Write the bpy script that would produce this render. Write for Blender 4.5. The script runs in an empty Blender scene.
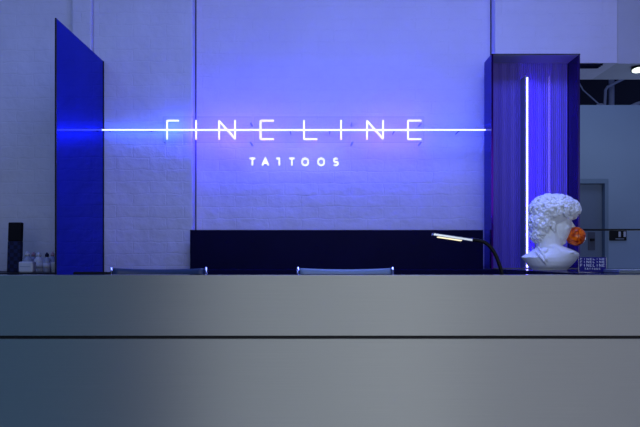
import bpy, bmesh, math, random
from mathutils import Vector, Matrix
random.seed(7)
PI = math.pi
C = bpy.context.scene.collection
F = 700.0; VX = 320.0; VY = 259.0; ZC = 1.15; YC = -5.0   # focal (px), horizon, eye height, camera y

def at(px, py, d):
    """world point seen at px,py at distance d in front of the camera plane"""
    return Vector(((px - VX) * d / F, YC + d, ZC - (py - VY) * d / F))
def X(px, d): return (px - VX) * d / F
def Z(py, d): return ZC - (py - VY) * d / F
def Y(d): return YC + d

# ------------------------------------------------------------------ materials
def mat(name, col, rough=0.5, metal=0.0, **kw):
    m = bpy.data.materials.new(name); m.use_nodes = True
    b = m.node_tree.nodes['Principled BSDF']
    b.inputs['Base Color'].default_value = (*col, 1)
    b.inputs['Roughness'].default_value = rough
    b.inputs['Metallic'].default_value = metal
    for k, v in kw.items():
        b.inputs[k.replace('_', ' ')].default_value = v
    return m
def N(m, t, **kw):
    n = m.node_tree.nodes.new(t)
    for k, v in kw.items(): setattr(n, k, v)
    return n
def L(m, a, b): m.node_tree.links.new(a, b)
def P(m): return m.node_tree.nodes['Principled BSDF']
def bump(m, height, strength, dist=0.01, chain=None):
    b = N(m, 'ShaderNodeBump'); b.inputs['Strength'].default_value = strength
    b.inputs['Distance'].default_value = dist
    L(m, height, b.inputs['Height'])
    if chain: L(m, chain, b.inputs['Normal'])
    L(m, b.outputs['Normal'], P(m).inputs['Normal'])
    return b.outputs['Normal']
def vary(m, col, amount=0.06, scale=8.0):
    """gentle procedural mottling of the paint itself"""
    tc = N(m, 'ShaderNodeTexCoord'); no = N(m, 'ShaderNodeTexNoise')
    no.inputs['Scale'].default_value = scale; no.inputs['Detail'].default_value = 4
    L(m, tc.outputs['Object'], no.inputs['Vector'])
    r = N(m, 'ShaderNodeMapRange'); r.inputs['From Min'].default_value = .3; r.inputs['From Max'].default_value = .7
    r.inputs['To Min'].default_value = 1 - amount; r.inputs['To Max'].default_value = 1 + amount
    L(m, no.outputs['Fac'], r.inputs['Value'])
    v = N(m, 'ShaderNodeVectorMath', operation='SCALE'); v.inputs[0].default_value = col
    L(m, r.outputs['Result'], v.inputs['Scale'])
    L(m, v.outputs['Vector'], P(m).inputs['Base Color'])
    return tc, no
def emit(name, col, s):
    m = mat(name, (0.8, 0.8, 0.8), .4)
    P(m).inputs['Emission Color'].default_value = (*col, 1)
    P(m).inputs['Emission Strength'].default_value = s
    return m

def brick_mat(name, col, strength=0.30, amount=.05, lump=1.0):
    m = mat(name, col, .55)
    tc, no = vary(m, col, amount, 3.0)
    # x,z plane of the wall -> brick texture plane
    sep = N(m, 'ShaderNodeSeparateXYZ'); L(m, tc.outputs['Object'], sep.inputs[0])
    cmb = N(m, 'ShaderNodeCombineXYZ')
    L(m, sep.outputs['X'], cmb.inputs['X']); L(m, sep.outputs['Z'], cmb.inputs['Y'])
    # warp so the painted joints wander
    wn = N(m, 'ShaderNodeTexNoise'); wn.inputs['Scale'].default_value = 9; L(m, tc.outputs['Object'], wn.inputs['Vector'])
    ws = N(m, 'ShaderNodeVectorMath', operation='SCALE'); ws.inputs['Scale'].default_value = .034
    L(m, wn.outputs['Color'], ws.inputs[0])
    wa = N(m, 'ShaderNodeVectorMath', operation='ADD'); L(m, cmb.outputs[0], wa.inputs[0]); L(m, ws.outputs['Vector'], wa.inputs[1])
    br = N(m, 'ShaderNodeTexBrick')
    br.inputs['Scale'].default_value = 1.0
    br.inputs['Brick Width'].default_value = .24
    br.inputs['Row Height'].default_value = .086
    br.inputs['Mortar Size'].default_value = .006
    br.inputs['Mortar Smooth'].default_value = .6
    br.inputs['Color1'].default_value = (1, 1, 1, 1); br.inputs['Color2'].default_value = (.8, .8, .8, 1)
    br.inputs['Mortar'].default_value = (0, 0, 0, 1)
    L(m, wa.outputs['Vector'], br.inputs['Vector'])
    n1 = bump(m, br.outputs['Color'], strength, .006)
    fn = N(m, 'ShaderNodeTexNoise'); fn.inputs['Scale'].default_value = 22; fn.inputs['Detail'].default_value = 6
    L(m, tc.outputs['Object'], fn.inputs['Vector'])
    n2 = bump(m, fn.outputs['Fac'], .35*lump, .014, n1)
    vo = N(m, 'ShaderNodeTexNoise'); vo.inputs['Scale'].default_value = 5; vo.inputs['Detail'].default_value = 2
    L(m, tc.outputs['Object'], vo.inputs['Vector'])
    bump(m, vo.outputs['Fac'], .45*lump, .04, n2)
    return m

M = {}
M['brick'] = brick_mat('painted_brick', (.60, .62, .72))
M['brick_smooth'] = brick_mat('thick_painted_brick', (.62, .62, .74), .30, .03, 1.1)
M['plaster'] = mat('plaster', (.66, .67, .74), .6); vary(M['plaster'], (.60, .62, .72), .04, 4)
M['plaster_grey'] = mat('plaster_grey', (.5, .52, .55), .6); vary(M['plaster_grey'], (.46, .48, .55), .04, 4)
M['far_wall'] = mat('far_wall_paint', (.36, .46, .60), .6); vary(M['far_wall'], (.33, .45, .60), .03, 2)
M['void'] = mat('dark_void_paint', (.02, .025, .05), .8)
M['ceiling'] = mat('ceiling_paint', (.3, .33, .42), .8)
M['floor'] = mat('concrete_floor', (.16, .17, .2), .35); vary(M['floor'], (.16, .17, .2), .15, 3)
M['door'] = mat('door_paint', (.16, .22, .33), .5); vary(M['door'], (.16, .22, .33), .04, 3)
M['door_frame'] = mat('door_frame_paint', (.20, .30, .42), .5)
M['blue_mirror'] = mat('blue_mirror_acrylic', (.034, .034, .46), .07, 1.0)
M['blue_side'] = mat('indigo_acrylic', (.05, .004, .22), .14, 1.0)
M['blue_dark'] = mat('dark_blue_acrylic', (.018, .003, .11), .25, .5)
for k_ in ('blue_mirror', 'blue_side'): P(M[k_]).inputs['Specular Tint'].default_value = (.5, .56, 1, 1)
M['black'] = mat('black_plastic', (.004, .004, .007), .45, Specular_IOR_Level=.25)
M['black_gloss'] = mat('black_gloss', (.006, .006, .012), .10)
M['counter'] = mat('counter_gloss', (.02, .02, .045), .12)
M['chrome'] = mat('chrome', (.85, .87, .92), .12, 1.0)
M['steel'] = mat('satin_steel', (.6, .62, .66), .3, 1.0)
M['navy'] = mat('navy_board', (.0025, .002, .03), .45, Specular_IOR_Level=.05); vary(M['navy'], (.0025, .002, .03), .15, 5)
M['leather'] = mat('slate_leather', (.035, .065, .15), .38)
_n = N(M['leather'], 'ShaderNodeTexNoise'); _n.inputs['Scale'].default_value = 120; bump(M['leather'], _n.outputs['Fac'], .15, .002)
M['leather_pale'] = mat('pale_leather', (.30, .42, .56), .35)
_n = N(M['leather_pale'], 'ShaderNodeTexNoise'); _n.inputs['Scale'].default_value = 120; bump(M['leather_pale'], _n.outputs['Fac'], .15, .002)
M['plaster_cast'] = mat('plaster_cast', (.80, .82, .86), .5)
_n = N(M['plaster_cast'], 'ShaderNodeTexNoise'); _n.inputs['Scale'].default_value = 70; _n.inputs['Detail'].default_value = 5
bump(M['plaster_cast'], _n.outputs['Fac'], .25, .004)
M['white_plastic'] = mat('white_plastic', (.62, .66, .80), .35)
M['frosted'] = mat('frosted_bottle', (.36, .42, .60), .3)
M['pink'] = mat('pink_cap', (.45, .28, .36), .4)
M['blue_black'] = mat('blue_black_card', (.012, .016, .06), .6, Specular_IOR_Level=.2)
_n = N(M['blue_black'], 'ShaderNodeTexChecker'); _n.inputs['Scale'].default_value = 40
_n.inputs['Color1'].default_value = (.008, .010, .04, 1); _n.inputs['Color2'].default_value = (.014, .022, .09, 1)
_t = N(M['blue_black'], 'ShaderNodeTexCoord'); L(M['blue_black'], _t.outputs['Object'], _n.inputs['Vector']); L(M['blue_black'], _n.outputs['Color'], P(M['blue_black']).inputs['Base Color'])
M['pipe'] = mat('galvanised_pipe', (.42, .48, .62), .5)
M['sign_blue'] = mat('sign_blue_print', (.006, .005, .20), .5, Specular_IOR_Level=.2)
M['sign_text'] = mat('sign_text_print', (.78, .84, 1.0), .4)
M['laptop'] = mat('laptop_aluminium', (.28, .34, .42), .35, .4)
M['rubber'] = mat('rubber', (.02, .02, .02), .7)
M['fabric_dark'] = mat('dark_card', (.004, .004, .008), .7, Specular_IOR_Level=.2)

# brushed steel: anisotropic, brushed along the desk
m = M['brushed'] = mat('brushed_steel', (.56, .56, .53), .34, 1.0)
P(m).inputs['Anisotropic'].default_value = .95; P(m).inputs['Anisotropic Rotation'].default_value = .25
tg = N(m, 'ShaderNodeTangent', direction_type='UV_MAP'); L(m, tg.outputs[0], P(m).inputs['Tangent'])
tc = N(m, 'ShaderNodeTexCoord'); mp = N(m, 'ShaderNodeMapping'); mp.inputs['Scale'].default_value = (2.5, 2.5, 420)
L(m, tc.outputs['Object'], mp.inputs['Vector'])
no = N(m, 'ShaderNodeTexNoise'); no.inputs['Scale'].default_value = 1; no.inputs['Detail'].default_value = 5
L(m, mp.outputs[0], no.inputs['Vector'])
rr = N(m, 'ShaderNodeMapRange'); rr.inputs['To Min'].default_value = .46; rr.inputs['To Max'].default_value = .58
L(m, no.outputs['Fac'], rr.inputs['Value']); L(m, rr.outputs[0], P(m).inputs['Roughness'])
mx = N(m, 'ShaderNodeMixRGB'); mx.inputs[1].default_value = (.58, .58, .55, 1); mx.inputs[2].default_value = (.70, .695, .66, 1)
L(m, no.outputs['Fac'], mx.inputs[0]); L(m, mx.outputs[0], P(m).inputs['Base Color'])

# clear acrylic: mostly straight-through, a little gloss
def clear(name, tint, gloss):
    m = bpy.data.materials.new(name); m.use_nodes = True; nt = m.node_tree; nt.nodes.remove(P(m))
    out = nt.nodes['Material Output']
    t = N(m, 'ShaderNodeBsdfTransparent'); t.inputs[0].default_value = (*tint, 1)
    g = N(m, 'ShaderNodeBsdfGlossy'); g.inputs['Roughness'].default_value = .05
    mx = N(m, 'ShaderNodeMixShader'); mx.inputs[0].default_value = gloss
    L(m, t.outputs[0], mx.inputs[1]); L(m, g.outputs[0], mx.inputs[2]); L(m, mx.outputs[0], out.inputs['Surface'])
    return m
M['acrylic'] = clear('clear_acrylic', (.985, .985, 1), .025)
M['acrylic_edge'] = clear('clear_acrylic_edge', (.25, .3, .75), .12)

# lamps, added emitters and a painted reflection
M['tube_white'] = emit('neon_white_core', (.93, .96, 1.0), 1.35)
M['tube_line'] = emit('neon_line_core', (.88, .95, 1.0), 1.3)
M['halo_violet'] = emit('violet_halo_emitter', (.034, .007, 1.0), 320)
M['halo_blue'] = emit('blue_halo_emitter', (.008, .07, 1.0), 40)
M['letter_white'] = emit('letter_white', (.93, .97, 1.0), 1.2)
M['led_white'] = emit('led_pixel_white', (.80, .90, 1.0), 1.5)
M['violet_emitter'] = emit('violet_side_emitter', (.07, .010, 1.0), 34)
M['led_reflection'] = emit('led_reflection_glow', (.35, .22, 1.0), .8)
M['warm_led'] = emit('warm_led', (1.0, .86, .50), 1.15)
M['spot_face'] = emit('spot_face', (.85, 1.0, .90), 2.0)

# corrugated acrylic back of the light box
m = M['ribbed'] = mat('ribbed_acrylic', (.22, .16, .68), .4)
M['box_top'] = mat('smoked_top_sheet', (.42, .42, .55), .5)
# orange gum ball: glossy with dark swirls
m = M['gum'] = mat('orange_gum_glass', (.9, .16, .01), .06)
P(m).inputs['Coat Weight'].default_value = .3; P(m).inputs['Specular IOR Level'].default_value = .35; P(m).inputs['Coat Roughness'].default_value = .02
P(m).inputs['Subsurface Weight'].default_value = .0; P(m).inputs['Subsurface Scale'].default_value = .02
tc = N(m, 'ShaderNodeTexCoord'); no = N(m, 'ShaderNodeTexNoise'); no.inputs['Scale'].default_value = 34
no.inputs['Detail'].default_value = 5; no.inputs['Distortion'].default_value = 1.6
L(m, tc.outputs['Object'], no.inputs['Vector'])
cr = N(m, 'ShaderNodeValToRGB')
cr.color_ramp.elements[0].position = .36; cr.color_ramp.elements[0].color = (.30, .012, .001, 1)
cr.color_ramp.elements[1].position = .62; cr.color_ramp.elements[1].color = (1.0, .17, .002, 1)
L(m, no.outputs['Fac'], cr.inputs[0]); L(m, cr.outputs[0], P(m).inputs['Base Color'])

# ------------------------------------------------------------------ mesh helpers
def box(bm, x0, x1, y0, y1, z0, z1, mi=0):
    v = [bm.verts.new(p) for p in ((x0,y0,z0),(x1,y0,z0),(x1,y1,z0),(x0,y1,z0),(x0,y0,z1),(x1,y0,z1),(x1,y1,z1),(x0,y1,z1))]
    fs = [bm.faces.new([v[i] for i in q]) for q in ((0,3,2,1),(4,5,6,7),(0,1,5,4),(1,2,6,5),(2,3,7,6),(3,0,4,7))]
    for f in fs: f.material_index = mi
    return v
def tube(bm, pts, r, seg=10, closed=False, cap=True):
    pts = [Vector(p) for p in pts]; n = len(pts)
    rad = r if isinstance(r, (list, tuple)) else [r] * n
    rings = []; ref = None
    for i, p in enumerate(pts):
        if closed: t = (pts[(i+1) % n] - pts[i-1]).normalized()
        else: t = (pts[min(i+1, n-1)] - pts[max(i-1, 0)]).normalized()
        if ref is None:
            ref = Vector((0,0,1)) if abs(t.z) < .9 else Vector((1,0,0))
        u = (ref - t * ref.dot(t)).normalized(); w = t.cross(u); ref = u
        rings.append([bm.verts.new(p + (u * math.cos(2*PI*k/seg) + w * math.sin(2*PI*k/seg)) * rad[i]) for k in range(seg)])
    m = n if closed else n - 1
    for i in range(m):
        a, b = rings[i], rings[(i+1) % n]
        for k in range(seg):
            f = bm.faces.new((a[k], a[(k+1) % seg], b[(k+1) % seg], b[k])); f.smooth = True
    if cap and not closed:
        bm.faces.new(rings[0][::-1]); bm.faces.new(rings[-1])
def cyl(bm, c, r, h, seg=24, r2=None, axis='z'):
    c = Vector(c); d = {'x': Vector((1,0,0)), 'y': Vector((0,1,0)), 'z': Vector((0,0,1))}[axis]
    tube(bm, [c, c + d * h], [r, r if r2 is None else r2], seg)
def lathe(bm, c, prof, seg=28):
    rings = []
    for r, z in prof:
        rings.append([bm.verts.new((c[0] + r*math.cos(2*PI*k/seg), c[1] + r*math.sin(2*PI*k/seg), c[2] + z)) for k in range(seg)])
    for a, b in zip(rings, rings[1:]):
        for k in range(seg):
            f = bm.faces.new((a[k], a[(k+1) % seg], b[(k+1) % seg], b[k])); f.smooth = True
    bm.faces.new(rings[0][::-1]); bm.faces.new(rings[-1])
def ell(bm, c, r, rot=None, sub=2):
    mt = Matrix.Translation(Vector(c))
    if rot: mt = mt @ rot
    mt = mt @ Matrix.Diagonal((*r, 1))
    bmesh.ops.create_icosphere(bm, subdivisions=sub, radius=1, matrix=mt)
def obj(name, bm, m=None, parent=None, origin=None, bev=0, uv=False, smooth=False):
    if uv:
        lay = bm.loops.layers.uv.new('UVMap')
        for f in bm.faces:
            for l in f.loops: l[lay].uv = (l.vert.co.x + l.vert.co.y, l.vert.co.z)
    bmesh.ops.recalc_face_normals(bm, faces=bm.faces[:])
    if smooth:
        for f in bm.faces: f.smooth = True
    if origin is not None: bmesh.ops.translate(bm, verts=bm.verts[:], vec=-Vector(origin))
    me = bpy.data.meshes.new(name); bm.to_mesh(me); bm.free()
    for mm in (m if isinstance(m, (list, tuple)) else [m]): me.materials.append(mm)
    o = bpy.data.objects.new(name, me); C.objects.link(o)
    if origin is not None: o.location = origin
    if parent: o.parent = parent
    if bev:
        b = o.modifiers.new('bevel', 'BEVEL'); b.width = bev; b.segments = 2; b.limit_method = 'ANGLE'; b.angle_limit = math.radians(40)
    return o
def B(): return bmesh.new()
def boxobj(name, x0, x1, y0, y1, z0, z1, m, parent=None, bev=0, **kw):
    bm = B(); box(bm, x0, x1, y0, y1, z0, z1); return obj(name, bm, m, parent, bev=bev, **kw)
def tag(o, label, cat, group=None):
    o['label'] = label; o['category'] = cat
    if group: o['group'] = group
    return o
def thing(name, label, cat, loc=(0,0,0), rz=0, group=None):
    o = bpy.data.objects.new(name, None); C.objects.link(o); o.location = loc; o.rotation_euler = (0,0,rz)
    o.empty_display_size = .05
    return tag(o, label, cat, group)
def struct(name, x0, x1, y0, y1, z0, z1, m, bev=0):
    o = boxobj(name, x0, x1, y0, y1, z0, z1, m, bev=bev); o['kind'] = 'structure'; return o
def copy_tree(o, parent=None):
    c = o.copy(); C.objects.link(c)
    if parent: c.parent = parent
    for ch in list(o.children): copy_tree(ch, c)
    return c

# ------------------------------------------------------------------ room shell
ZT = 3.6                                    # ceiling height
yw = 0.0                                    # face of the brick piers
REC = 0.11                                  # depth of the recessed sign bay
xs = X(73, 5); xe = X(93, 5); xp = X(192.6, 5); xr = X(495.2, 5); xo = X(572, 5)
zs = Z(63, 5)                               # underside of lintel
struct('wall_left', -3.4, xs, yw + .03, .5, 0, ZT, M['brick'])
struct('trim_1', xs, xe, yw - .03, .5, 0, ZT, M['brick'], bev=.012)      # narrow proud strip of painted brick
struct('wall_pier', xe, xp, yw, .5, 0, ZT, M['brick'], bev=.008)
struct('wall_back', xp, xr, yw + REC, .5, 0, ZT, M['brick_smooth'])
struct('wall_right', xr, xo, yw, .46, 0, ZT, M['brick_smooth'])
struct('trim_2', xo, X(617, 5), yw, .46, zs, ZT, M['brick_smooth'])          # lintel over the opening
struct('trim_3', X(617, 5), 3.6, yw + .012, .46, zs, ZT, M['plaster_grey'])
struct('floor', -3.4, 3.6, -8.5, 6.4, -.05, 0, M['floor'])
struct('ceiling', -3.4, 3.6, -6.2, .5, ZT, ZT + .05, M['ceiling'])
# black strips paint the shade of the joints in the recess corners
struct('joint_shade_left', xp + .001, xp + .008, yw + REC - .004, yw + REC, 0, ZT, M['black'])
struct('joint_shade_right', xr - .009, xr - .002, yw + REC - .004, yw + REC, 0, ZT, M['black'])
# room beyond the opening
df = 7.5
xdr = X(604.5, df)                          # right jamb of the far door
xdl = xdr - .86
zdt = Z(183.5, df)
fy = Y(df)
zft = Z(105, df)
struct('wall_far', X(608, df), 4.6, fy, fy + .12, 0, zft, M['far_wall'])
struct('wall_far_left', 1.0, xdl - .05, fy, fy + .12, 0, zft, M['far_wall'])
struct('wall_far_top', xdl - .05, X(608, df), fy, fy + .12, Z(179, df), zft, M['far_wall'])
struct('wall_void', .4, 5.6, 5.3, 5.4, 0, 4.6, M['void'])
struct('ceiling_void', .4, 5.6, .5, 5.4, 4.6, 4.65, M['void'])
# far door: leaf set back in its frame
bm = B(); w_ = X(608, df)
box(bm, xdr, w_, fy - .012, fy + .13, 0, Z(179, df)); box(bm, xdl - .05, xdl, fy - .012, fy + .13, 0, Z(179, df))
box(bm, xdl, xdr, fy - .012, fy + .13, zdt, Z(179, df))
fr = obj('door_frame', bm, M['door_frame'])
dr = boxobj('door_1', xdl + .003, xdr - .003, fy + .06, fy + .10, .005, zdt - .003, M['door']); dr['kind'] = 'structure'
fr.parent = dr
bm = B(); box(bm, X(590, df), X(597, df), fy + .052, fy + .06, Z(250, df), Z(232, df))
obj('lock_plate', bm, mat('lock_plate_paint', (.07, .085, .14), .5), dr)
bm = B(); box(bm, X(592, df), X(595.5, df), fy + .02, fy + .052, Z(241, df), Z(238.5, df)); 
obj('door_handle', bm, M['black'], dr)

# slot vent in the lintel's underside
t = thing('slot_vent', 'dark blue slot air vent in the underside of the white lintel', 'vent', (X(590, 5.06), Y(5.06), zs))
o = t.location
bm = B(); box(bm, -.16, .075, -.05, .065, -.006, 0)
obj('backing', bm, M['blue_black'], t)
bm = B()
for k in range(3): box(bm, -.16, .075, -.04 + k*.035, -.034 + k*.035, -.012, -.006)
obj('slat', bm, M['navy'], t)

# ceiling services above the far partition
def pipe(name, pts, r, m, label, cat='pipe'):
    bm = B(); tube(bm, pts, r, 12); o = obj(name, bm, m, origin=pts[0]); tag(o, label, cat); return o
dv = 8.6
_p = at(604, 118, dv); pipe('air_duct', [(_p.x, _p.y, 0), _p, at(605.5, 90, dv), at(607.5, 87, dv), at(611, 85, dv), at(622, 79.5, dv), at(640, 70, dv)], .017, M['pipe'], 'bent pale conduit rising then slanting right above the far wall', 'conduit')
pipe('drop_pipe', [(at(611.5, 118, dv+.2).x, Y(dv+.2), 0), (at(611.5, 118, dv+.2).x, Y(dv+.2), 4.6)], .034, M['pipe'], 'straight vertical grey pipe beside the bent conduit above the far wall')
pipe('brace_rod', [at(519.6, -26, dv-.1), at(583, 90, dv-.1), at(601, 106, dv-.1), at(606, 110, dv-.1)], .009, M['pipe'], 'thin grey rod slanting down to the bent conduit in the ceiling void', 'rod')
pipe('ceiling_cable', [at(594, 107.5, dv-.3), at(598, 104.5, dv-.3), at(602, 104, dv-.3), at(606, 108, dv-.3)], .011, M['pipe'], 'short pale cable looped on top of the far wall', 'cable')
pipe('ceiling_duct', [at(628, 108, dv-.4), at(636, 104, dv-.4), at(646, 101, dv-.4)], .02, M['pipe'], 'pale pipe end above the far wall at the right edge', 'pipe')

# spotlight under the lintel
t = thing('spotlight', 'black round spotlight with a bright white face under the lintel', 'spotlight', at(638.5, 69.8, 5.1))
rot = Matrix.Rotation(math.radians(-12), 4, 'X')
def tilted(fn):
    bm = B(); fn(bm); bmesh.ops.transform(bm, matrix=rot, verts=bm.verts[:]); return bm
obj('housing', tilted(lambda bm: lathe(bm, (0,0,0), [(.036,.0),(.052,.0),(.052,.010),(.046,.03),(.034,.075),(.02,.08)])), M['black'], t)
obj('lamp_face', tilted(lambda bm: lathe(bm, (0,0,-.004), [(.044,.0),(.045,.003)])), M['spot_face'], t)

# black switch plate on the far wall
t = thing('switch_plate', 'black switch plate with two white rockers on the far blue-grey wall', 'switch', (X(617.5, df), fy, Z(235, df)))
obj('plate', (lambda bm: (box(bm, -.09, .09, -.02, 0, -.06, .055), bm)[1])(B()), M['black'], t, bev=.004)
for px in (618.7, 623.7):
    q = (px - 617.5) * df / F
    obj('rocker', (lambda bm: (box(bm, q - .012, q + .012, -.027, -.02, -.022, .036), bm)[1])(B()), M['white_plastic'], t, bev=.002)
obj('indicator_strip', (lambda bm: (box(bm, -.03, .06, -.022, -.02, -.047, -.038), bm)[1])(B()), M['laptop'], t)

# slim black rail beyond the opening
dr_ = 6.2
bm = B(); tube(bm, [(X(545, dr_), Y(dr_), Z(229.8, dr_)), (3.4, Y(dr_), Z(229.8, dr_))], .0085, 10)
t = thing('handrail', 'slim black metal rail running across the room behind the bust', 'rail', (2.9, Y(dr_), 0))
o = obj('rail', bm, M['black'], t, origin=(X(545, dr_), Y(dr_), Z(229.8, dr_))); o.location = Vector(o.location) - Vector(t.location)
for x in (X(545, dr_) + .02, 3.38):
    bm = B(); cyl(bm, (x - 2.9, 0, 0), .012, Z(229.8, dr_), 10); obj('post', bm, M['black'], t)

# ------------------------------------------------------------------ reception desk
dd = 2.9; yd = Y(dd); zt = Z(275, dd); zg0 = Z(339.0, dd); zg1 = Z(335.7, dd)
XL, XR = -2.35, 2.75
desk = thing('reception_desk', 'long reception desk clad in brushed steel with a dark groove', 'desk', (0, yd, 0))
def D(name, x0, x1, y0, y1, z0, z1, m, bev=0, uv=False):
    bm = B(); box(bm, x0, x1, y0, y1, z0, z1); return obj(name, bm, m, desk, bev=bev, uv=uv)
D('front_panel', XL, XR, 0, .02, zg1, zt - .0005, M['brushed'], .0015, True)
D('front_panel', XL, XR, 0, .02, .10, zg0, M['brushed'], .0015, True)
D('groove', XL, XR, .012, .022, zg0 - .01, zg1 + .01, M['black'])
D('kickboard', XL + .02, XR - .02, .04, .06, 0, .10, M['black'])
D('ledge', XL, XR, .02, .13, zt - .03, zt, M['counter'])
D('carcass', XL, XR, .06, .09, .0, zt - .03, M['fabric_dark'])
D('worktop', XL, 1.18, .09, .40, .70, .74, M['counter'], .003)
D('side_panel', XL, XL + .03, .09, .40, 0, .70, M['fabric_dark'])
D('side_panel', 1.15, 1.18, .09, .40, 0, .70, M['fabric_dark'])
# tall return: glossy counter running back to the wall
ret = thing('side_counter', 'glossy dark counter running back from the desk under the bust', 'counter', (0, 0, 0))
bm = B()
yb = -.004
x_b = X(484, 5); y_f = yd + .132
poly = [(1.20, y_f), (XR, y_f), (XR, yb - .0), (x_b, yb)]
vb = [bm.verts.new((x, y, zt - .03)) for x, y in poly]; vt = [bm.verts.new((x, y, zt)) for x, y in poly]
bm.faces.new(vb[::-1]); bm.faces.new(vt)
for i in range(4): bm.faces.new((vb[i], vb[(i+1) % 4], vt[(i+1) % 4], vt[i]))
obj('countertop', bm, M['counter'], ret)
bm = B(); box(bm, 1.24, XR - .03, y_f + .01, yb - .01, .0, zt - .03); obj('cabinet_body', bm, M['fabric_dark'], ret)

# low black cabinet against the left wall
hb = .085
t = thing('low_cabinet', 'black low cabinet against the left brick wall', 'cabinet', (-2.4, -.4, 0))
zcab = ZC - hb
obj('body', (lambda bm: (box(bm, -.85, .83, -.34, .40, .06, zcab - .03), bm)[1])(B()), M['fabric_dark'], t)
obj('top', (lambda bm: (box(bm, -.86, .84, -.36, .41, zcab - .03, zcab), bm)[1])(B()), M['black'], t, bev=.002)
obj('plinth', (lambda bm: (box(bm, -.82, .80, -.30, .38, 0, .06), bm)[1])(B()), M['black'], t)
for k in range(3):
    x0 = -.84 + k*.555
    d_ = obj('door', (lambda bm: (box(bm, x0, x0 + .55, -.36, -.34, .07, zcab - .035), bm)[1])(B()), M['black'], t, bev=.002)
    bm = B(); tube(bm, [(x0+.05, -.385, .7), (x0+.05, -.385, .85)], .006, 8); box(bm, x0+.046, x0+.054, -.385, -.36, .71, .72); box(bm, x0+.046, x0+.054, -.385, -.36, .83, .84)
    obj('handle', bm, M['steel'], d_)

# navy back cabinet under the sign
t = thing('back_cabinet', 'dark navy cabinet with an upright gloss back board below the sign', 'cabinet', (0, 0, 0))
dc = 4.9
xa, xb2 = X(190, dc), X(483.2, dc)
bm = B(); box(bm, xa, xb2, Y(dc), Y(dc) + .03, Z(269, dc), Z(230, dc)); obj('back_board', bm, M['navy'], t, bev=.0015)
bm = B(); box(bm, xa, xb2, Y(4.55), Y(dc) + .03, Z(269, dc) - .03, Z(269, dc)); obj('top', bm, M['navy'], t, bev=.002)
bm = B(); box(bm, xa, xb2, Y(4.58), Y(dc) + .03, .08, Z(269, dc) - .03); obj('body', bm, M['navy'], t)
bm = B(); box(bm, xa + .02, xb2 - .02, Y(4.62), Y(dc), 0, .08); obj('plinth', bm, M['black'], t)
wdt = (xb2 - xa) / 4
for k in range(4):
    bm = B(); box(bm, xa + k*wdt + .002, xa + (k+1)*wdt - .002, Y(4.56), Y(4.58), .09, Z(269, dc) - .034)
    obj('door', bm, M['navy'], t, bev=.002)

# ------------------------------------------------------------------ blue side panel
xpnl = X(56.3, 4.09)
zp = Z(62, 5.0)
t = thing('partition_panel', 'tall mirror-blue side panel standing out from the left wall', 'panel', (xpnl, 0, 0))
bm = B(); box(bm, -.006, 0, Y(4.095), -.025, .0, zp); obj('mirror_sheet', bm, M['blue_mirror'], t)
bm = B(); box(bm, -.007, .001, Y(4.085), Y(4.095), 0, zp); box(bm, -.007, .003, -.025, -.012, 0, zp); obj('edge_trim', bm, M['black'], t)

# ------------------------------------------------------------------ light box on the right
dq0, dq1 = 4.775, 4.985
lb = thing('light_box', 'open-fronted tall light box with navy sides and violet glow', 'light box', (0, 0, 0))
xl = X(493.2, dq0); xrr = X(580, dq0); ztop = Z(54, dq0); zbt = zt
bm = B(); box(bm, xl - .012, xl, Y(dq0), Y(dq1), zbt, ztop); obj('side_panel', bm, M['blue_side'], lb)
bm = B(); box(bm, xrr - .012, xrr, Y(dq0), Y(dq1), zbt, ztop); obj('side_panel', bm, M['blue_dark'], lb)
bm = B(); box(bm, xl, xrr - .012, Y(dq0), Y(dq1), ztop - .008, ztop)
obj('top_panel', bm, M['box_top'], lb)
bm = B(); box(bm, xl - .013, xrr + .001, Y(dq0) - .003, Y(dq0), ztop - .006, ztop + .001); 
obj('front_trim', bm, M['black'], lb)
# ribbed back: real vertical flutes
bm = B(); n = 40; yb0 = Y(dq1) - .006; z0, z1 = zbt + .004, ztop - .008
xa_, xb_ = xl + .001, xrr - .013
cols = []
for i in range(n * 4 + 1):
    u = i / (n * 4); x = xa_ + (xb_ - xa_) * u
    y = yb0 - (.006 + .006 * math.sin(i // 4 * 2.4) ** 2) * abs(math.sin(PI * n * u))
    cols.append((bm.verts.new((x, y, z0)), bm.verts.new((x, y, z1))))
for a, b in zip(cols, cols[1:]): bm.faces.new((a[0], b[0], b[1], a[1]))
q = [bm.verts.new(p) for p in ((xa_, Y(dq1), z0), (xb_, Y(dq1), z0), (xb_, Y(dq1), z1), (xa_, Y(dq1), z1))]
bm.faces.new(q[::-1]); 
obj('fluted_back', bm, M['ribbed'], lb)
bm = B(); box(bm, xl, xrr - .012, Y(dq0), Y(dq1), zbt, zbt + .004); obj('bottom_panel', bm, M['counter'], lb)
# vertical light: bead strip, with an added fin blocking light to its left
dl = 4.86
xf = X(527.3, dl); zl0, zl1 = zbt + .006, Z(77, dl)
fin = None
bm = B(); box(bm, xf - .016, xf - .010, Y(dl) - .002, Y(dl) + .118, zl0, zl1 + .01); fin = obj('light_blocker', bm, M['laptop'], lb)
bm = B(); nb = 96
for k in range(nb):
    zz = zl0 + (zl1 - zl0) * (k + .5) / nb
    bmesh.ops.create_icosphere(bm, subdivisions=2, radius=.0070, matrix=Matrix.Translation((xf, Y(dl), zz)))
beads = obj('light_strip', bm, M['led_white'], lb, smooth=True)
bm = B(); box(bm, xf - .001, xf + .006, Y(dl) + .012, Y(dl) + .018, zl0, zl1); obj('hidden_side_glow', bm, M['violet_emitter'], lb)  # added emitter hidden behind the beads, washes the flutes violet
bm = B(); x2 = X(550, 4.93)  # glowing dots paint in the strip's secondary reflection
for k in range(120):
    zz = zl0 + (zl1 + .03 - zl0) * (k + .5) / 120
    box(bm, x2 - .003 + .006*(k % 2), x2 + .001 + .006*(k % 2), Y(4.955), Y(4.958), zz - .003, zz + .003)
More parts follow.
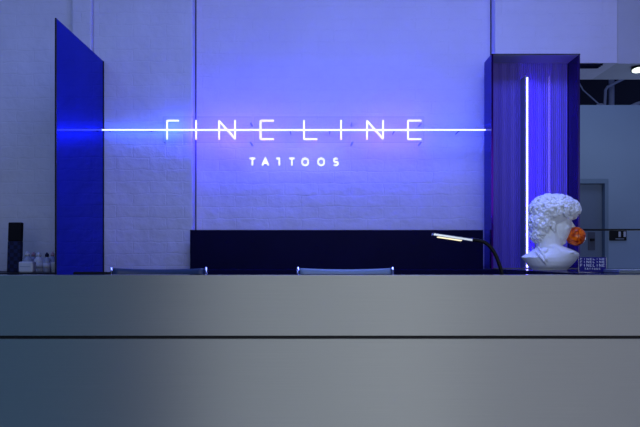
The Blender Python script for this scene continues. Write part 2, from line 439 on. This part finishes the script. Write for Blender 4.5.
obj('reflection_dots', bm, M['led_reflection'], lb)

# ------------------------------------------------------------------ neon sign
dn = 4.945; K = dn / F
def pt(px, py, d=dn): return at(px, py, d)
def rounded(pts, r=.006, n=4):
    out = [Vector(pts[0])]
    for a, b, c in zip(pts, pts[1:], pts[2:]):
        a, b, c = Vector(a), Vector(b), Vector(c)
        u = (a-b).normalized(); v = (c-b).normalized()
        for k in range(n + 1):
            s = k / n
            p = (1-s)**2 * (b + u*r) + 2*s*(1-s) * b + s*s * (b + v*r); out.append(p)
    out.append(Vector(pts[-1])); return out
SIGN = {
 'F': lambda x: [(x, 139.2), (x, 120.6), (x + 11.6, 120.6)],
 'I': lambda x: [(x, 120.2), (x, 139.2)],
 'N': lambda x: [(x, 139.2), (x, 120.6), (x + 16, 139), (x + 16, 120.2)],
 'E': lambda x: [(x + 13.2, 120.6), (x, 120.6), (x, 139.2), (x + 13.2, 139.2)],
 'L': lambda x: [(x, 120.2), (x, 139.2), (x + 13.2, 139.2)],
}
sg = thing('neon_sign', 'white neon lettering glowing violet against the recessed brick wall', 'sign', (0, 0, 0))
for ch, x in (('F',167),('I',196),('N',219),('E',260.5),('L',304),('I',341),('N',367),('E',408)):
    raw = SIGN[ch](x)
    bm = B(); tube(bm, rounded([pt(a, b) for a, b in raw]) if len(raw) > 2 else [pt(a, b) for a, b in raw], .0052, 10)
    lt = obj('letter', bm, M['tube_white'], sg)
    raw2 = raw
    bm = B(); tube(bm, rounded([pt(a, b, dn) + Vector((0, .0080, 0)) for a, b in raw2]) if len(raw2) > 2 else [pt(a, b, dn) + Vector((0, .0080, 0)) for a, b in raw2], .0030, 8)
    obj('back_glow', bm, M['halo_blue'] if ch == 'F' else M['halo_violet'], lt)  # added rear emitter, lights the wall around the white letter
# clear acrylic carriers with stand-off bolts
for x0, x1, bolts in ((163, 252, (161.8, 250)), (254, 424, (352.5, 422))):
    bm = B()
    a = pt(x0, 142.3, dn + .012); b = pt(x1, 116.8, dn + .012)
    box(bm, a.x, b.x, a.y, a.y + .008, a.z, b.z)
    for f in bm.faces:
        f.material_index = 0 if abs(f.calc_center_median().y - a.y - (.008 if f.calc_center_median().y > a.y + .004 else 0)) < 1e-5 else 1
    pn = obj('acrylic_panel', bm, [M['acrylic'], M['acrylic_edge']], sg)
    for bx in bolts:
        for by in (121.7, 141.3):
            c = pt(min(max(bx, x0 + 1), x1 - 1), by, dn + .004)
            wall = -.001 if bx < 190 else REC - .001
            bm = B(); cyl(bm, c, .006, wall - c.y, 10, axis='y'); obj('standoff', bm, M['steel'], pn)

# long horizontal neon line from the blue panel to the light box
xla, xlb = xpnl + .004, xl - .0135
nl = thing('neon_line', 'long thin horizontal neon line from blue panel to light box', 'neon tube', (0, 0, 0))
zl = Z(129.8, dn - .012); yl = Y(dn) - .008
bm = B(); tube(bm, [(xla, yl, zl), (xlb, yl, zl)], .0054, 10); obj('light_tube', bm, M['tube_line'], nl)
bm = B(); tube(bm, [(xla, yl + .0084, zl), (xlb, yl + .0084, zl)], .003, 8); obj('back_glow', bm, M['halo_blue'], nl)  # added rear emitter for the blue halo along the line
for px in (108, 150, 290, 330, 395, 460):
    x = X(px, dn); bm = B(); wall = -.001 if px < 190 else REC - .001
    box(bm, x - .002, x + .002, yl + .004, wall, zl - .0025, zl + .0025); obj('bracket', bm, M['acrylic_edge'], nl)

# TATTOOS: solid white letters below
def strokes(ch):
    """unit letters: width 1 x height 1, list of polylines"""
    O = [(.5 + .5*math.cos(a), .5 + .5*math.sin(a)) for a in [2*PI*k/28 for k in range(29)]]
    S = []
    for k in range(13):
        a = math.radians(35 + (270-35) * k / 12); S.append((.5 + .42*math.cos(a), .75 + .25*math.sin(a)))
    for k in range(1, 13):
        a = math.radians(90 - (90+145) * k / 12); S.append((.5 + .46*math.cos(a), .25 + .25*math.sin(a)))
    return {'T': [[(0,1),(1,1)],[(.5,1),(.5,0)]], 'A': [[(0,0),(.5,1),(1,0)],[(.25,.33),(.75,.33)]],
            '7': [[(0,1),(1,1),(1,0)]], 'O': [O], 'S': [S],
            'F': [[(0,0),(0,1),(1,1)],[(0,.52),(.8,.52)]], 'I': [[(.5,0),(.5,1)]], 'N': [[(0,0),(0,1),(1,0),(1,1)]],
            'E': [[(1,1),(0,1),(0,0),(1,0)],[(0,.5),(.85,.5)]], 'L': [[(0,1),(0,0),(1,0)]]}[ch]
def ribbon(bm, pts, w, y0, y1):
    """flat stroke of width w in the xz plane, mitred by overlapping segments"""
    pts = [Vector((p[0], 0, p[1])) for p in pts]
    n = len(pts); closed = (pts[0] - pts[-1]).length < 1e-6
    offs = []
    for i in range(n):
        a = pts[i-1] if i > 0 else (pts[-2] if closed else None)
        b = pts[i+1] if i < n-1 else (pts[1] if closed else None)
        d1 = (pts[i] - a).normalized() if a is not None else None
        d2 = (b - pts[i]).normalized() if b is not None else None
        if d1 is None: d1 = d2
        if d2 is None: d2 = d1
        n1 = Vector((-d1.z, 0, d1.x)); n2 = Vector((-d2.z, 0, d2.x)); nn = (n1 + n2)
        nn = nn.normalized() if nn.length > 1e-4 else n1
        k = 1 / max(.35, nn.dot(n1)); offs.append(nn * (w/2) * k)
    R = []
    for p, o in zip(pts, offs):
        R.append([bm.verts.new((p+o).to_tuple()[:1] + (y0,) + (p+o).to_tuple()[2:]), bm.verts.new(((p-o).x, y0, (p-o).z)),
                  bm.verts.new(((p-o).x, y1, (p-o).z)), bm.verts.new(((p+o).x, y1, (p+o).z))])
    for a, b in zip(R, R[1:]):
        for k in range(4): bm.faces.new((a[k], a[(k+1)%4], b[(k+1)%4], b[k]))
    bm.faces.new(R[0][::-1]); bm.faces.new(R[-1])
dt = 5.0
tt = thing('lettering', 'small white letters reading TATTOOS below the neon sign', 'sign', (0, 0, 0))
for ch, a, b in (('T',249.6,255),('A',262.2,268.4),('7',276.3,279.2),('T',289.2,294.4),('O',302,308.2),('O',318,324.2),('S',333.4,338.2)):
    bm = B()
    zb_, zt_ = Z(165.2, dt), Z(158.3, dt); sc_ = zt_ - zb_
    for s in strokes(ch):
        ribbon(bm, [(X(a, dt) + (X(b, dt) - X(a, dt)) * u, zb_ + sc_ * v) for u, v in s], .0092, Y(dt) , Y(dt) + .016)
    l_ = obj('letter', bm, M['letter_white'], tt)
    for u in (.5,) if ch != '7' else (1.0,):
        bm = B(); cyl(bm, (X(a, dt) + (X(b, dt)-X(a, dt))*u, Y(dt) + .016, zb_ + sc_*(.33 if ch == 'A' else 0.0 if ch == 'O' else .5)), .002, REC - .014, 8, axis='y')
        obj('pin', bm, M['steel'], l_)

# ------------------------------------------------------------------ office chairs
def make_chair():
    """origin on the floor under the gas post; sitter faces -y (towards the desk front)"""
    t = bpy.data.objects.new('office_chair', None); C.objects.link(t)
    hw = .258; H = 1.10
    # backrest: padded curved sheet with horizontal welts
    bm = B(); nz, nx = 60, 16; fr_, bk_ = [], []
    for j in range(nz + 1):
        v = j / nz; z = .47 + (H - .47) * v
        yb_ = .20 + .10 * v + .03 * math.sin(PI * v)
        rf, rb = [], []
        for i in range(nx + 1):
            u = i / nx * 2 - 1; x = u * (hw - .012)
            sag = -.007 * (1 - u*u) * (1 if v > .97 else 0)
            pad = .010 + .006 * abs(math.sin(PI * v * 11))
            yy = yb_ + .028 * (1 - u*u)
            rf.append(bm.verts.new((x, yy - pad, z + sag))); rb.append(bm.verts.new((x, yy + pad, z + sag)))
        fr_.append(rf); bk_.append(rb)
    for g, flip in ((fr_, 0), (bk_, 1)):
        for j in range(nz):
            for i in range(nx): 
                f = bm.faces.new((g[j][i], g[j][i+1], g[j+1][i+1], g[j+1][i])); f.smooth = True
    for j in range(nz):
        bm.faces.new((fr_[j][0], fr_[j+1][0], bk_[j+1][0], bk_[j][0])); bm.faces.new((fr_[j][nx], bk_[j][nx], bk_[j+1][nx], fr_[j+1][nx]))
    for i in range(nx):
        bm.faces.new((fr_[0][i], bk_[0][i], bk_[0][i+1], fr_[0][i+1])); f = bm.faces.new((fr_[nz][i], fr_[nz][i+1], bk_[nz][i+1], bk_[nz][i])); f.smooth = True
    obj('backrest', bm, M['leather'], t)
    # seat
    bm = B(); nx, ny = 12, 12; tp, bt = [], []
    for j in range(ny + 1):
        v = j / ny; y = -.27 + .47 * v; a, b = [], []
        for i in range(nx + 1):
            u = i / nx * 2 - 1; x = u * (hw - .012)
            z = .47 + .02 * u*u - .03 * max(0, .25 - v) * 4 * .6 + .006 * abs(math.sin(PI * v * 6))
            a.append(bm.verts.new((x, y, z))); b.append(bm.verts.new((x, y, z - .03)))
        tp.append(a); bt.append(b)
    for g in (tp, bt):
        for j in range(ny):
            for i in range(nx): bm.faces.new((g[j][i], g[j][i+1], g[j+1][i+1], g[j+1][i])).smooth = True
    for j in range(ny):
        bm.faces.new((tp[j][0], tp[j+1][0], bt[j+1][0], bt[j][0])); bm.faces.new((tp[j][nx], bt[j][nx], bt[j+1][nx], tp[j+1][nx]))
    for i in range(nx):
        bm.faces.new((tp[0][i], bt[0][i], bt[0][i+1], tp[0][i+1])); bm.faces.new((tp[ny][i], tp[ny][i+1], bt[ny][i+1], bt[ny][i]))
    obj('seat', bm, M['leather'], t)
    for s in (-1, 1):
        # chrome side rail: seat edge then up the back, with a squared tip
        pts = [(s*hw, -.27, .435), (s*hw, -.20, .455), (s*hw, .12, .46), (s*hw, .19, .49), (s*hw, .215, .56)]
        for k in range(1, 9):
            v = k / 8; pts.append((s*hw, .20 + .10*v + .03*math.sin(PI*v), .56 + (H + .006 - .56) * v))
        bm = B(); tube(bm, pts, .0075, 10)
        rl = obj('side_rail', bm, M['chrome'], t)
        bm = B(); tube(bm, [(s*hw, .10, .46), (s*(hw+.03), .10, .50), (s*(hw+.035), .10, .66), (s*(hw+.035), .06, .685), (s*(hw+.035), -.16, .685), (s*(hw+.03), -.20, .66), (s*hw, -.19, .455)], .009, 10)
        ar = obj('armrest', bm, M['chrome'], t)
        obj('arm_pad', (lambda bm: (box(bm, s*(hw+.035)-.018, s*(hw+.035)+.018, -.16, .06, .69, .705), bm)[1])(B()), M['leather'], ar, bev=.004)
    bm = B(); cyl(bm, (0,0,.10), .025, .20, 16); cyl(bm, (0,0,.28), .014, .14, 16); obj('gas_post', bm, M['chrome'], t)
    bm = B(); box(bm, -hw, hw, -.03, .03, .415, .432); box(bm, -.06, .06, -.08, .08, .40, .42); obj('seat_bracket', bm, M['steel'], t)
    for k in range(5):
        a = 2*PI*k/5 + .3; c_, s_ = math.cos(a), math.sin(a)
        bm = B(); tube(bm, [(.02*c_, .02*s_, .12), (.16*c_, .16*s_, .105), (.30*c_, .30*s_, .075)], [.022, .017, .012], 10)
        lg = obj('leg', bm, M['chrome'], t)
        bm = B()
        for q in (-1, 1):
            ctr = Vector((.30*c_ - q*.014*s_, .30*s_ + q*.014*c_, .028)); ax = Vector((-s_, c_, 0))
            tube(bm, [ctr - ax*.009, ctr + ax*.009], .028, 16)
        tube(bm, [(.30*c_, .30*s_, .028), (.30*c_, .30*s_, .08)], .006, 8)
        obj('caster', bm, M['rubber'], lg)
    return t
dch = 3.78
ch1 = make_chair()
ch2 = copy_tree(ch1)
for c, px, lab, s in ((ch1, 161.2, 'dark slate office chair whose top shows behind the desk, nearer the blue panel', .0),
                      (ch2, 345.0, 'pale blue-grey office chair whose top shows behind the desk below the sign', .0)):
    tag(c, lab, 'chair', 'office chairs behind the desk')
    c.location = (X(px, dch + .1), Y(dch) - .26, Z(267.6, dch) - 1.106)
# keep the casters on the floor: adjust the post length instead of the height
for c in (ch1, ch2): c.location.z = 0
for ch in ch2.children:
    if ch.name.startswith('backrest') or ch.name.startswith('seat') and 'bracket' not in ch.name:
        ch.data = ch.data.copy(); ch.data.materials[0] = M['leather_pale']

# ------------------------------------------------------------------ desk lamp
dlm = 3.22
t = thing('desk_lamp', 'gooseneck desk lamp with a flat silver head and lit warm strip', 'lamp', (X(504, dlm), Y(dlm), .74))
off = -Vector(t.location)
bm = B(); lathe(bm, (0, 0, 0), [(.055, 0), (.06, .004), (.06, .012), (.05, .018), (.015, .022)]); obj('base', bm, M['black'], t)
pts = [Vector(p) for p in ((504, 345), (504, 320), (504.2, 295), (503.2, 278), (500, 266), (496.5, 256.5), (492, 249), (486.5, 243.5), (480, 240.8), (472, 239.6), (468, 239.2))] if False else None
raw = [(504, 345), (504.2, 320), (504.6, 296), (503.2, 278), (499.8, 266), (496, 256), (491.5, 248.4), (486, 243.2), (479.5, 240.7), (471, 239.6)]
P3 = [at(a, b, dlm) + off for a, b in raw]
P3[0].z = .015; P3[0].x = 0
# smooth with catmull-rom
sm = []
for i in range(len(P3) - 1):
    p0, p1, p2, p3 = P3[max(i-1,0)], P3[i], P3[i+1], P3[min(i+2, len(P3)-1)]
    for k in range(6):
        s = k / 6; sm.append(.5 * ((2*p1) + (p2-p0)*s + (2*p0-5*p1+4*p2-p3)*s*s + (3*p1-p0-3*p2+p3)*s**3))
sm.append(P3[-1])
bm = B(); tube(bm, sm, [.0082 + .0008 * (i % 2) for i in range(len(sm))], 12); obj('gooseneck', bm, M['black'], t)
a = at(432.3, 234.4, dlm) + off; b = at(471.8, 240.3, dlm) + off
ax = (b - a).normalized(); up = Vector((-ax.z, 0, ax.x)) ; up = up if up.z > 0 else -up
def slab(bm, p, q, h, w, lift=0):
    vs = []
    for base in (p, q):
        for sy, sz in ((-1,-1),(1,-1),(1,1),(-1,1)):
            vs.append(bm.verts.new(base + up * (lift + sz*h/2) + Vector((0, sy*w/2, 0))))
    for f in ((0,1,2,3),(7,6,5,4),(0,4,5,1),(1,5,6,2),(2,6,7,3),(3,7,4,0)): bm.faces.new([vs[i] for i in f])
bm = B(); slab(bm, a, b, .014, .05, 0); hd = obj('lamp_head', bm, M['steel'], t, bev=.003)
bm = B(); slab(bm, a + ax*.026, a + ax*.135, .004, .04, -.0085)
obj('light_strip', bm, M['warm_led'], hd)

# ------------------------------------------------------------------ tablet on its stand, behind the desk ledge
dtb = 3.17
t = thing('tablet_stand', 'black tablet on a stand peeking over the desk by the blue panel', 'tablet', (X(92, dtb), Y(dtb), .74))
zt_ = Z(271.9, dtb) - .74
bm = B(); box(bm, -.085, .085, -.002, .008, zt_ - .24, zt_); obj('screen', bm, M['black'], t, bev=.002)
bm = B(); box(bm, -.015, .015, .009, .02, .01, zt_ - .06); obj('stand_post', bm, M['steel'], t)
bm = B(); box(bm, -.08, .08, -.05, .09, 0, .01); obj('stand_base', bm, M['steel'], t, bev=.002)

# ------------------------------------------------------------------ things on the low cabinet at the left
zz = zcab; dbt = 4.55
def hgt(py, d): return Z(py, d) - zz
t = thing('presentation_box', 'tall narrow black box standing by the left wall', 'box', (X(15, 4.6), Y(4.6), zz))
h = hgt(222.5, 4.6)
bm = B(); vs = box(bm, -.046, .040, -.02, .02, 0, h * .62)
for v in vs[4:]: v.co.x += .006
obj('body', bm, M['blue_black'], t, bev=.003)
bm = B(); vs = box(bm, -.040, .046, -.021, .021, h * .62, h)
for v in vs[4:]: v.co.x += .004
obj('lid', bm, M['fabric_dark'], t, bev=.006)
# small white carton
t = thing('carton', 'small white rounded carton in front of the bottles', 'box', (X(27.5, 4.4), Y(4.4), zz))
h = Z(261.5, 4.4) - zz
bm = B(); box(bm, -.046, .046, -.03, .03, 0, h); obj('body', bm, M['white_plastic'], t, bev=.010)
bm = B(); box(bm, -.036, .030, -.0312, -.030, h*.52, h*.58); obj('printed_line', bm, M['frosted'], t)
def bottle(px, d, py, r, body, cap, label, shape='round'):
    t = thing('bottle', label, 'bottle', (X(px, d), Y(d), zz), 0, 'bottles on the low cabinet')
    h = Z(py, d) - zz
    bm = B(); lathe(bm, (0,0,0), [(r*.9, 0), (r, .006), (r, h*.55), (r*.92, h*.63), (r*.5, h*.74), (r*.42, h*.78)]); obj('body', bm, body, t)
    bm = B(); lathe(bm, (0,0,h*.78), [(r*.52, 0), (r*.52, h*.15), (r*.25, h*.16), (r*.22, h*.22)]); obj('cap', bm, cap, t)
    bm = B(); lathe(bm, (0,0,h*.18), [(r*1.015, 0), (r*1.015, h*.28)]); obj('sticker', bm, M['white_plastic'], t)
bottle(27.5, 4.62, 251.3, .034, M['frosted'], M['white_plastic'], 'pale bottle behind the small white carton')
bottle(38.8, 4.60, 251.8, .030, M['white_plastic'], M['white_plastic'], 'white bottle just right of the small carton')
bottle(33.5, 4.80, 252.0, .026, M['frosted'], M['pink'], 'pink-capped bottle half hidden behind the others above the carton')
bottle(47, 4.60, 252.5, .024, M['frosted'], M['blue_black'], 'slim grey bottle with a dark cap near the blue panel')
bottle(52.6, 4.72, 251.8, .023, M['frosted'], M['pink'], 'pink-capped bottle closest to the blue panel')
t = thing('cup', 'small white cup touching the blue panel edge', 'cup', (X(54.2, 4.42), Y(4.42), zz))
bm = B(); lathe(bm, (0,0,0), [(.017, 0), (.021, .06), (.0225, Z(262, 4.42) - zz), (.019, Z(262, 4.42) - zz - .001), (.016, .01)]); obj('body', bm, M['white_plastic'], t)

# ------------------------------------------------------------------ plaster bust
db = 3.9; S = F / db
bx0, by0 = 550.0, 259 + .0663 * F / db
def q3(px, py, w=0): return Vector(((px - bx0) / S, w / S, (by0 - py) / S))
bust = thing('bust', 'white plaster classical head with curly hair on the dark counter', 'bust', (X(bx0, db), Y(db), zt))
bm = B()
def E(px, py, w, rx, rz, ry, rot=None, sub=2): ell(bm, q3(px, py, w), (rx/S, ry/S, rz/S), rot, sub)
RY = lambda deg: Matrix.Rotation(math.radians(deg), 4, 'Y')
E(551, 213, 0, 19.5, 17, 15, sub=3)            # cranium
E(558.5, 226, 0, 12.6, 17.5, 11.2, sub=3)      # face mass
E(565, 213.5, 0, 7, 7, 10.5, sub=3)             # forehead
E(556.5, 236.5, 0, 9.3, 7.5, 9.6, RY(22), 3)    # jaw
E(562.2, 241.3, 0, 4.2, 3.9, 4.6)               # chin
for s in (-1, 1):
    E(567.0, 219.2, s*5.6, 3.6, 1.5, 4.6, RY(8))   # brow ridge
    E(565.7, 222.6, s*5.4, 2.3, 1.9, 2.9)          # eyeball
    E(566.2, 221.2, s*5.4, 2.1, .7, 3.3)           # lid
    E(563.3, 228.3, s*6.8, 4.6, 3.8, 4.2)          # cheekbone
    E(571.8, 229.8, s*1.9, 1.9, 1.3, 1.4)          # nostril wing
    E(549.5, 226.5, s*12.4, 2.6, 4.6, 1.5, RY(10)) # ear
    E(550.6, 231.0, s*11.8, 1.6, 1.7, 1.4)         # lobe
    tube(bm, [q3(546, 236, s*9.5), q3(552, 247, s*9.2), q3(558.5, 257, s*4.0)], [3/S, 2.6/S, 2.4/S], 10)  # neck muscle
tube(bm, [q3(568.5, 219, 0), q3(571.3, 223.5, 0), q3(574.6, 229, 0)], [1.9/S, 1.7/S, 2.0/S], 12)   # nose ridge
E(574.0, 229.6, 0, 2.1, 1.9, 2.0)
E(570.9, 229.3, 0, 2.6, 2.2, 2.6)
E(567.5, 233.6, 0, 2.3, 1.1, 3.9); E(567.0, 236.4, 0, 2.3, 1.3, 3.3)   # lips
E(565.2, 235.2, 0, 3.6, 4.4, 5.6)
tube(bm, [q3(547, 229), q3(548, 240), q3(549, 250), q3(550, 262)], [11.5/S, 12.4/S, 13.0/S, 15/S], 24)    # neck
# shoulders: stacked sections with pointed ends
secs = [(270.5, 532.5, 567, 12), (268.8, 531.5, 567.8, 13), (267.2, 529.6, 569.6, 15.2), (265.2, 527.6, 572.0, 16.4), (261.5, 524.7, 575.5, 17.2), (257.4, 521.0, 578.2, 17.2),
        (255.6, 523, 579.4, 16.8), (253.4, 527.5, 579.0, 16.2), (251, 531.5, 575.3, 15.4), (248.6, 534.8, 569.3, 14.4), (246, 536, 562.5, 13.5), (240, 538, 560, 10)]
rings = []
for py, x0, x1, dy in secs:
    cx, hx = (x0+x1)/2, (x1-x0)/2; r = []
    for k in range(40):
        a = 2*PI*k/40; c_, s_ = math.cos(a), math.sin(a); e = 1.0
        r.append(bm.verts.new(q3(cx + hx * math.copysign(abs(c_)**e, c_), py, dy * math.copysign(abs(s_)**1.45, s_))))
    rings.append(r)
for a, b in zip(rings, rings[1:]):
    for k in range(40): bm.faces.new((a[k], a[(k+1)%40], b[(k+1)%40], b[k]))
bm.faces.new(rings[0][::-1]); bm.faces.new(rings[-1])
# drape edge and collar folds on the shoulders (both sides)
for s in (-1, 1):
    tube(bm, [q3(535, 246.5, s*9), q3(537.5, 252, s*13), q3(541, 259, s*16.2), (q3(547, 266.5, s*14))], [.8/S, 1.1/S, 1.1/S, .8/S], 8)
    tube(bm, [q3(532, 250.5, s*9), q3(534.5, 255, s*13.3), q3(539, 261, s*15.6), q3(544, 267.2, s*13)], [.7/S, 1.2/S, 1.2/S, .7/S], 8)
    tube(bm, [q3(552, 258.5, s*11.5), q3(560, 254.6, s*13.6), q3(570, 251.8, s*12)], [1.1/S, 1.5/S, 1.0/S], 8)    # collar bone
    E(541, 252, s*8, 8, 4, 6, RY(-25))
# hair mass
E(553.5, 209.5, 0, 21.8, 13.6, 16.0, sub=3)
E(541.5, 222.5, 0, 10.6, 14.5, 13.2, sub=3)
E(538.5, 235.0, 0, 6.2, 6.5, 9.5, sub=3)
E(570.5, 208.5, 0, 7.8, 8.6, 11.0, sub=3)
E(572.6, 214.6, 0, 3.6, 3.8, 8.0)
# curls laid over it
rnd = random.Random(3)
def curl(c, nrm, R, r, turns):
    nrm = nrm.normalized(); u = nrm.orthogonal().normalized(); w = nrm.cross(u); a0 = rnd.random() * 2*PI
    pts, rad = [], []
    n = 11
    for k in range(n):
        s = k / (n - 1); a = a0 + turns * 2*PI * s; rr_ = R * (1 - .45 * s)
        pts.append(c + (u * math.cos(a) + w * math.sin(a)) * rr_ + nrm * (R * .35 * s)); rad.append(r * (1 - .35 * s))
    tube(bm, pts, rad, 7)
    ell(bm, c + nrm * (R*.05), (R*.62, R*.62, R*.62), None, 1)
def hair_on(cx, cy, rx, rz, ry, n, keep, R=2.5, r=1.05):
    g = PI * (3 - math.sqrt(5))
    for i in range(n):
        zf = 1 - 2 * (i + .5) / n; rr_ = math.sqrt(1 - zf*zf); a = i * g
        d = Vector((rr_ * math.cos(a), rr_ * math.sin(a), zf))
        px, py, w = cx + d.x*rx, cy - d.z*rz, d.y*ry
        if not keep(px, py, w): continue
        nrm = Vector((d.x/rx, d.y/ry, d.z/rz))
        k = .8 + .45 * rnd.random()
        curl(q3(px, py, w), nrm, R*1.45*k/S, r*1.45*k/S, .35 + .40*rnd.random())
hair_on(553.5, 209.8, 22.8, 14.6, 16.8, 150, lambda x, y, w: y < 216 + max(0, (552 - x) * .5))
hair_on(541.5, 222.5, 10.8, 14.8, 13.6, 84, lambda x, y, w: x < 547 and y > 206)
hair_on(538.0, 235.0, 6.0, 6.5, 9.8, 36, lambda x, y, w: x < 542)
hair_on(570.3, 209.2, 7.6, 8.6, 11.4, 56, lambda x, y, w: x > 564)
raw_o = obj('raw', bm, M['plaster_cast'])
rm = raw_o.modifiers.new('r', 'REMESH'); rm.mode = 'VOXEL'; rm.voxel_size = .0026; rm.use_smooth_shade = True
sm_ = raw_o.modifiers.new('s', 'SMOOTH'); sm_.iterations = 3; sm_.factor = .5
dg = bpy.context.evaluated_depsgraph_get(); dg.update()
me = bpy.data.meshes.new_from_object(raw_o.evaluated_get(dg)); me.name = 'head'
bpy.data.objects.remove(raw_o)
# flat underside
for v in me.vertices:
    if v.co.z < .0005: v.co.z = .0005
hd = bpy.data.objects.new('head', me); C.objects.link(hd); hd.parent = bust

# gum ball at its lips
c = at(575.8, 236.3, db - .01)
bm = B(); bmesh.ops.create_uvsphere(bm, u_segments=40, v_segments=24, radius=9.6/F*(db-.01))
o = obj('bubble', bm, M['gum'], smooth=True); o.location = c
tag(o, 'glossy orange bubble ball at the lips of the plaster bust', 'ball')

# ------------------------------------------------------------------ small acrylic sign
dsn = 3.45
t = thing('counter_sign', 'small blue acrylic counter sign with stacked pale lettering by the bust', 'sign', (X(592.3, dsn), Y(dsn), zt))
w2 = 13.4 / F * dsn; hh = Z(257.2, dsn) - zt
bm = B(); box(bm, -w2, w2, 0, .004, .003, hh); obj('plate', bm, M['sign_blue'], t)
bm = B(); box(bm, -w2 - .004, w2 + .004, -.012, .02, 0, .003); box(bm, -w2 - .003, -w2, -.002, .006, .003, hh); box(bm, w2, w2 + .003, -.002, .006, .003, hh)
obj('acrylic_holder', bm, M['acrylic_edge'], t)
def row(word, xc, wid, z0, h, sw, name):
    bm = B(); n = len(word); st = wid / n; lw = st * .54
    for i, ch in enumerate(word):
        x0 = xc - wid/2 + st * (i + .5) - lw/2
        for s in strokes(ch): ribbon(bm, [(x0 + lw*u, z0 + h*v) for u, v in s], sw, -.0012, .0002)
    obj(name, bm, M['sign_text'], t)
row('FINELINE', 0, 2*w2*.95, hh*.39, hh*.16, .0019, 'lettering')
row('FINELINE', 0, 2*w2*.95, hh*.635, hh*.115, .0016, 'lettering')
row('FINELINE', 0, 2*w2*.95, hh*.83, hh*.09, .0014, 'lettering')
row('TATTOOS', 0, 2*w2*.62, hh*.18, hh*.11, .0014, 'lettering')

# closed laptop at the right end
dlp = 3.35
t = thing('laptop', 'closed grey laptop lying on the counter at the right edge', 'laptop', (X(612, dlp), Y(dlp) - .08, zt))
bm = B(); box(bm, 0, .32, 0, .22, .001, .009); obj('base', bm, M['laptop'], t, bev=.003)
bm = B(); box(bm, 0, .32, 0, .22, .0095, .015); obj('lid', bm, M['laptop'], t, bev=.003)

# ------------------------------------------------------------------ lights of the room and added fills
def area(name, loc, size, energy, col, target=None, sy=None):
    l = bpy.data.lights.new(name, 'AREA'); l.energy = energy; l.color = col; l.size = size
    l.shape = 'RECTANGLE'; l.size_y = sy or size
    o = bpy.data.objects.new(name, l); C.objects.link(o); o.location = loc
    if target is not None: o.rotation_euler = (Vector(target) - Vector(loc)).to_track_quat('-Z', 'Y').to_euler()
    return o
area('ceiling_lamp_back', (.5, -1.6, 3.5), 2.6, 52, (.185, .245, 1.0), (.5, -.8, 0), .6)
bl = bpy.data.lights.new('ceiling_spot_bust', 'SPOT'); bl.energy = 85; bl.color = (.42, .56, 1.0); bl.spot_size = math.radians(24); bl.spot_blend = .7; bl.shadow_soft_size = .12
bo = bpy.data.objects.new('ceiling_spot_bust', bl); C.objects.link(bo); bo.location = (.35, -2.7, 3.3)
bo.rotation_euler = (Vector((1.27, -1.15, 1.22)) - bo.location).to_track_quat('-Z', 'Y').to_euler()
area('soffit_fill', (3.1, .9, 1.0), .9, 6, (.55, .70, 1.0), (2.4, .3, 2.6), .9)  # added off-frame fill aimed up at the lintel underside
area('left_wall_fill', (-2.5, -1.7, 3.4), .8, 10, (.20, .31, 1.0), (-2.3, -.5, 0), .8)  # added blue fill for the left wall and the bottles
# unseen panels behind the viewer, added for the steel desk to reflect
area('steel_fill_left', (-4.5, -8.3, 1.7), 3.8, 11.5, (.25, .80, 1.0), (-4.5, 0, 1.7), 3.2)
area('steel_fill_middle', (-.6, -8.3, 1.7), 2.2, 35, (.87, .97, 1.0), (-.6, 0, 1.7), 3.2)
area('steel_fill_centre', (1.2, -8.3, 1.7), 1.3, 29, (.90, .98, 1.0), (1.2, 0, 1.7), 3.2)
area('steel_fill_right', (3.8, -8.3, 1.7), 3.6, 43, (.90, .96, 1.0), (3.8, 0, 1.7), 3.2)
area('ceiling_lamp_far', (2.6, 1.3, 3.4), 1.2, 6.0, (.50, .60, 1.0), (2.6, 2.5, 1.0), .8)
sp = bpy.data.lights.new('spot_beam', 'SPOT'); sp.energy = 12; sp.color = (.85, 1, .92); sp.spot_size = 1.3; sp.spot_blend = .6
so = bpy.data.objects.new('spot_beam', sp); C.objects.link(so); so.location = at(639, 75, 5.0); so.rotation_euler = (math.radians(-30), 0, 0)

w = bpy.data.worlds.new('world'); bpy.context.scene.world = w; w.use_nodes = True
w.node_tree.nodes['Background'].inputs[0].default_value = (.20, .31, 1.0, 1); w.node_tree.nodes['Background'].inputs[1].default_value = .20

# ------------------------------------------------------------------ camera
cam = bpy.data.cameras.new('camera'); co = bpy.data.objects.new('camera', cam); C.objects.link(co)
co.location = (0, YC, ZC); co.rotation_euler = (PI/2, 0, 0)
cam.sensor_width = 36; cam.lens = F / 640 * 36; cam.shift_y = (VY - 213.5) / 640; cam.clip_start = .05
sc = bpy.context.scene; sc.camera = co
sc.view_settings.view_transform = 'Standard'; sc.view_settings.look = 'None'; sc.view_settings.gamma = 1
sc.view_settings.use_curve_mapping = False; sc.view_settings.exposure = 0
